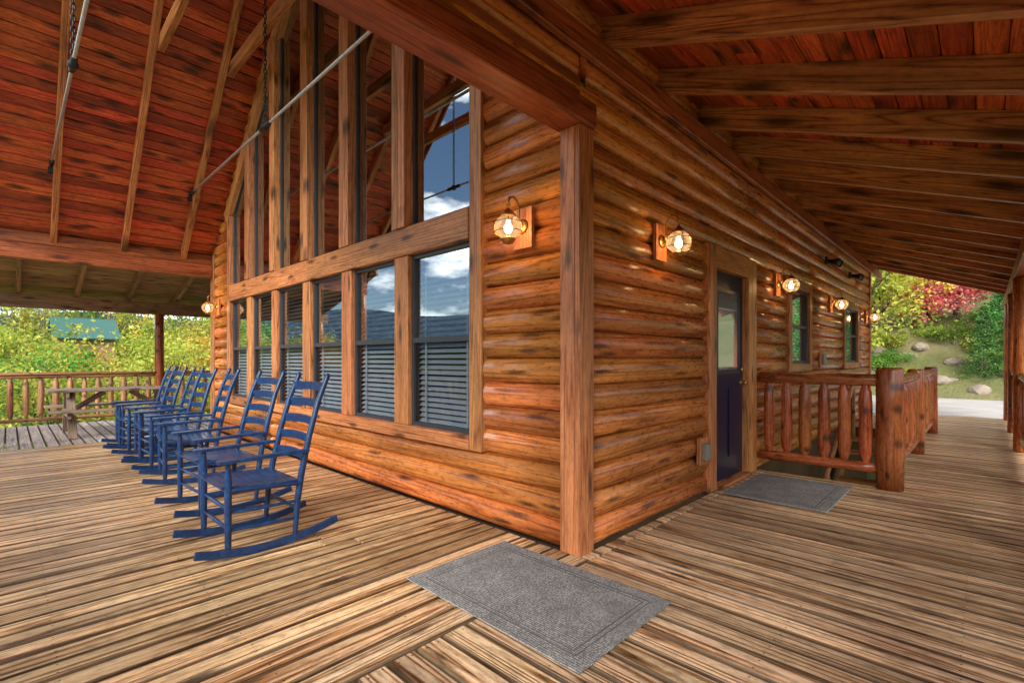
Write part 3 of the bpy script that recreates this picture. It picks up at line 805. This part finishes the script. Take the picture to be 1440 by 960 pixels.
# end of side porch
put('y1',21.0,1.9,sc_=.78); put('o1',24.0,1.6,sc_=.85); put('y2',22.8,3.4,sc_=.95); put('g1',27.5,2.6,sc_=1.0); put('y1',30,4,sc_=1.1)
put('r1',25.5,.0,sc_=.42); put('r1',27.0,-1.0,sc_=.48); put('r1',28,.3,sc_=.6); put('r1',31,-.8,sc_=.8); put('y2',37,-.5,sc_=1.0);put('y2',35,1,sc_=.9)
put('p1',21.4,-1.85,sc_=.30); put('p1',23.5,-2.5,sc_=.42); put('p1',22.5,-3.6,sc_=.6); put('g1',27,-4,sc_=.9); put('p1',30,-3.6,sc_=.7)
for i in range(26):
    x=random.uniform(20,30); y=random.uniform(-5,5); put(random.choice(['s1','s2']),x,y,sc_=random.uniform(.3,.6),sink=.05)
for i in range(22):
    x=random.uniform(34,70); y=random.uniform(-26,30); put(random.choice(['y1','g1','g2','y2','r1','o1']),x,y,sc_=random.uniform(.8,1.3))
mb=MB(); random.seed(5)
import bmesh
for i in range(26):
    x=random.uniform(19.8,26); y=random.uniform(-4,3.5); r=random.uniform(.12,.4); z=H(x,y)
    bm=bmesh.new(); bmesh.ops.create_icosphere(bm,subdivisions=2,radius=r)
    sx,sy,sz=random.uniform(.8,1.5),random.uniform(.8,1.5),random.uniform(.5,.9)
    vs=[(x+v.co.x*sx*random.uniform(.85,1.1),y+v.co.y*sy*random.uniform(.85,1.1),z+v.co.z*sz*random.uniform(.85,1.1)) for v in bm.verts]
    fs=[tuple(v.index for v in f.verts) for f in bm.faces]; bm.free()
    mb.add(vs,fs,vs,0)
mb.build('bank_rocks',[M_rock])

# neighbouring cabin with green roof
nb=empty('neighbouring_cabin')
mb=MB(); cx,cyy=2.3,58; 
mb.box(cx-1.9,cx+1.9,cyy-3,cyy+3,-8,3.3,0)
mb.build('walls',[M_side],parent=nb)
mb=MB()
mb.obox(Vector((cx,cyy-1.8,4.0)),2.3,2.1,.06,[Vector((1,0,0)),Vector((0,.88,.47)).normalized(),Vector((0,-.47,.88)).normalized()],0)
mb.obox(Vector((cx,cyy+1.8,4.0)),2.3,2.1,.06,[Vector((1,0,0)),Vector((0,-.88,.47)).normalized(),Vector((0,.47,.88)).normalized()],0)
mb.build('metal_roof',[M_groof],parent=nb)

# ---------------------------------------------------------------- light
sun_dir=Vector((-1.0,-.62,.80)).normalized()
el=math.asin(sun_dir.z); az=math.atan2(sun_dir.x,sun_dir.y)
L=bpy.data.lights.new('sun','SUN'); L.energy=5.0; L.angle=math.radians(28); L.color=(1,.96,.89)
so=bpy.data.objects.new('sun',L); COL.objects.link(so); so.rotation_euler=sun_dir.to_track_quat('Z','Y').to_euler(); so.location=(0,0,30)
w=bpy.data.worlds.new('World'); sc.world=w; w.use_nodes=True; nt=w.node_tree; nt.nodes.clear()
out=nt.nodes.new('ShaderNodeOutputWorld'); bg=nt.nodes.new('ShaderNodeBackground'); sky=nt.nodes.new('ShaderNodeTexSky'); sky.sky_type='NISHITA'; sky.sun_disc=False
sky.sun_elevation=el; sky.sun_rotation=az; sky.air_density=1.0; sky.dust_density=.4; sky.ozone_density=3.0
tc=nt.nodes.new('ShaderNodeTexCoord'); mp=nt.nodes.new('ShaderNodeMapping'); mp.inputs['Scale'].default_value=(1.6,1.6,4.2); nt.links.new(tc.outputs['Generated'],mp.inputs[0])
mp.inputs['Location'].default_value=(.35,.1,.2)
nz=nt.nodes.new('ShaderNodeTexNoise'); nz.inputs['Scale'].default_value=1.9; nz.inputs['Detail'].default_value=6; nz.inputs['Roughness'].default_value=.55; nt.links.new(mp.outputs[0],nz.inputs['Vector'])
cr=nt.nodes.new('ShaderNodeValToRGB'); cr.color_ramp.elements[0].position=.48; cr.color_ramp.elements[1].position=.57; nt.links.new(nz.outputs['Fac'],cr.inputs[0])
mx=nt.nodes.new('ShaderNodeMix'); mx.data_type='RGBA'; nt.links.new(cr.outputs[0],mx.inputs[0]); nt.links.new(sky.outputs[0],mx.inputs[6]); mx.inputs[7].default_value=(22,22,22,1)
nt.links.new(mx.outputs[2],bg.inputs[0]); bg.inputs[1].default_value=.15; nt.links.new(bg.outputs[0],out.inputs[0])

# ---------------------------------------------------------------- camera
cam=bpy.data.cameras.new('camera'); co=bpy.data.objects.new('camera',cam); COL.objects.link(co); sc.camera=co
co.location=(-2.52,-1.85,1.25); co.rotation_euler=(math.radians(90),0,math.radians(44.1-90))
cam.sensor_width=36; cam.lens=36*686/1440; cam.shift_y=25/1440; cam.clip_start=.05; cam.clip_end=5000
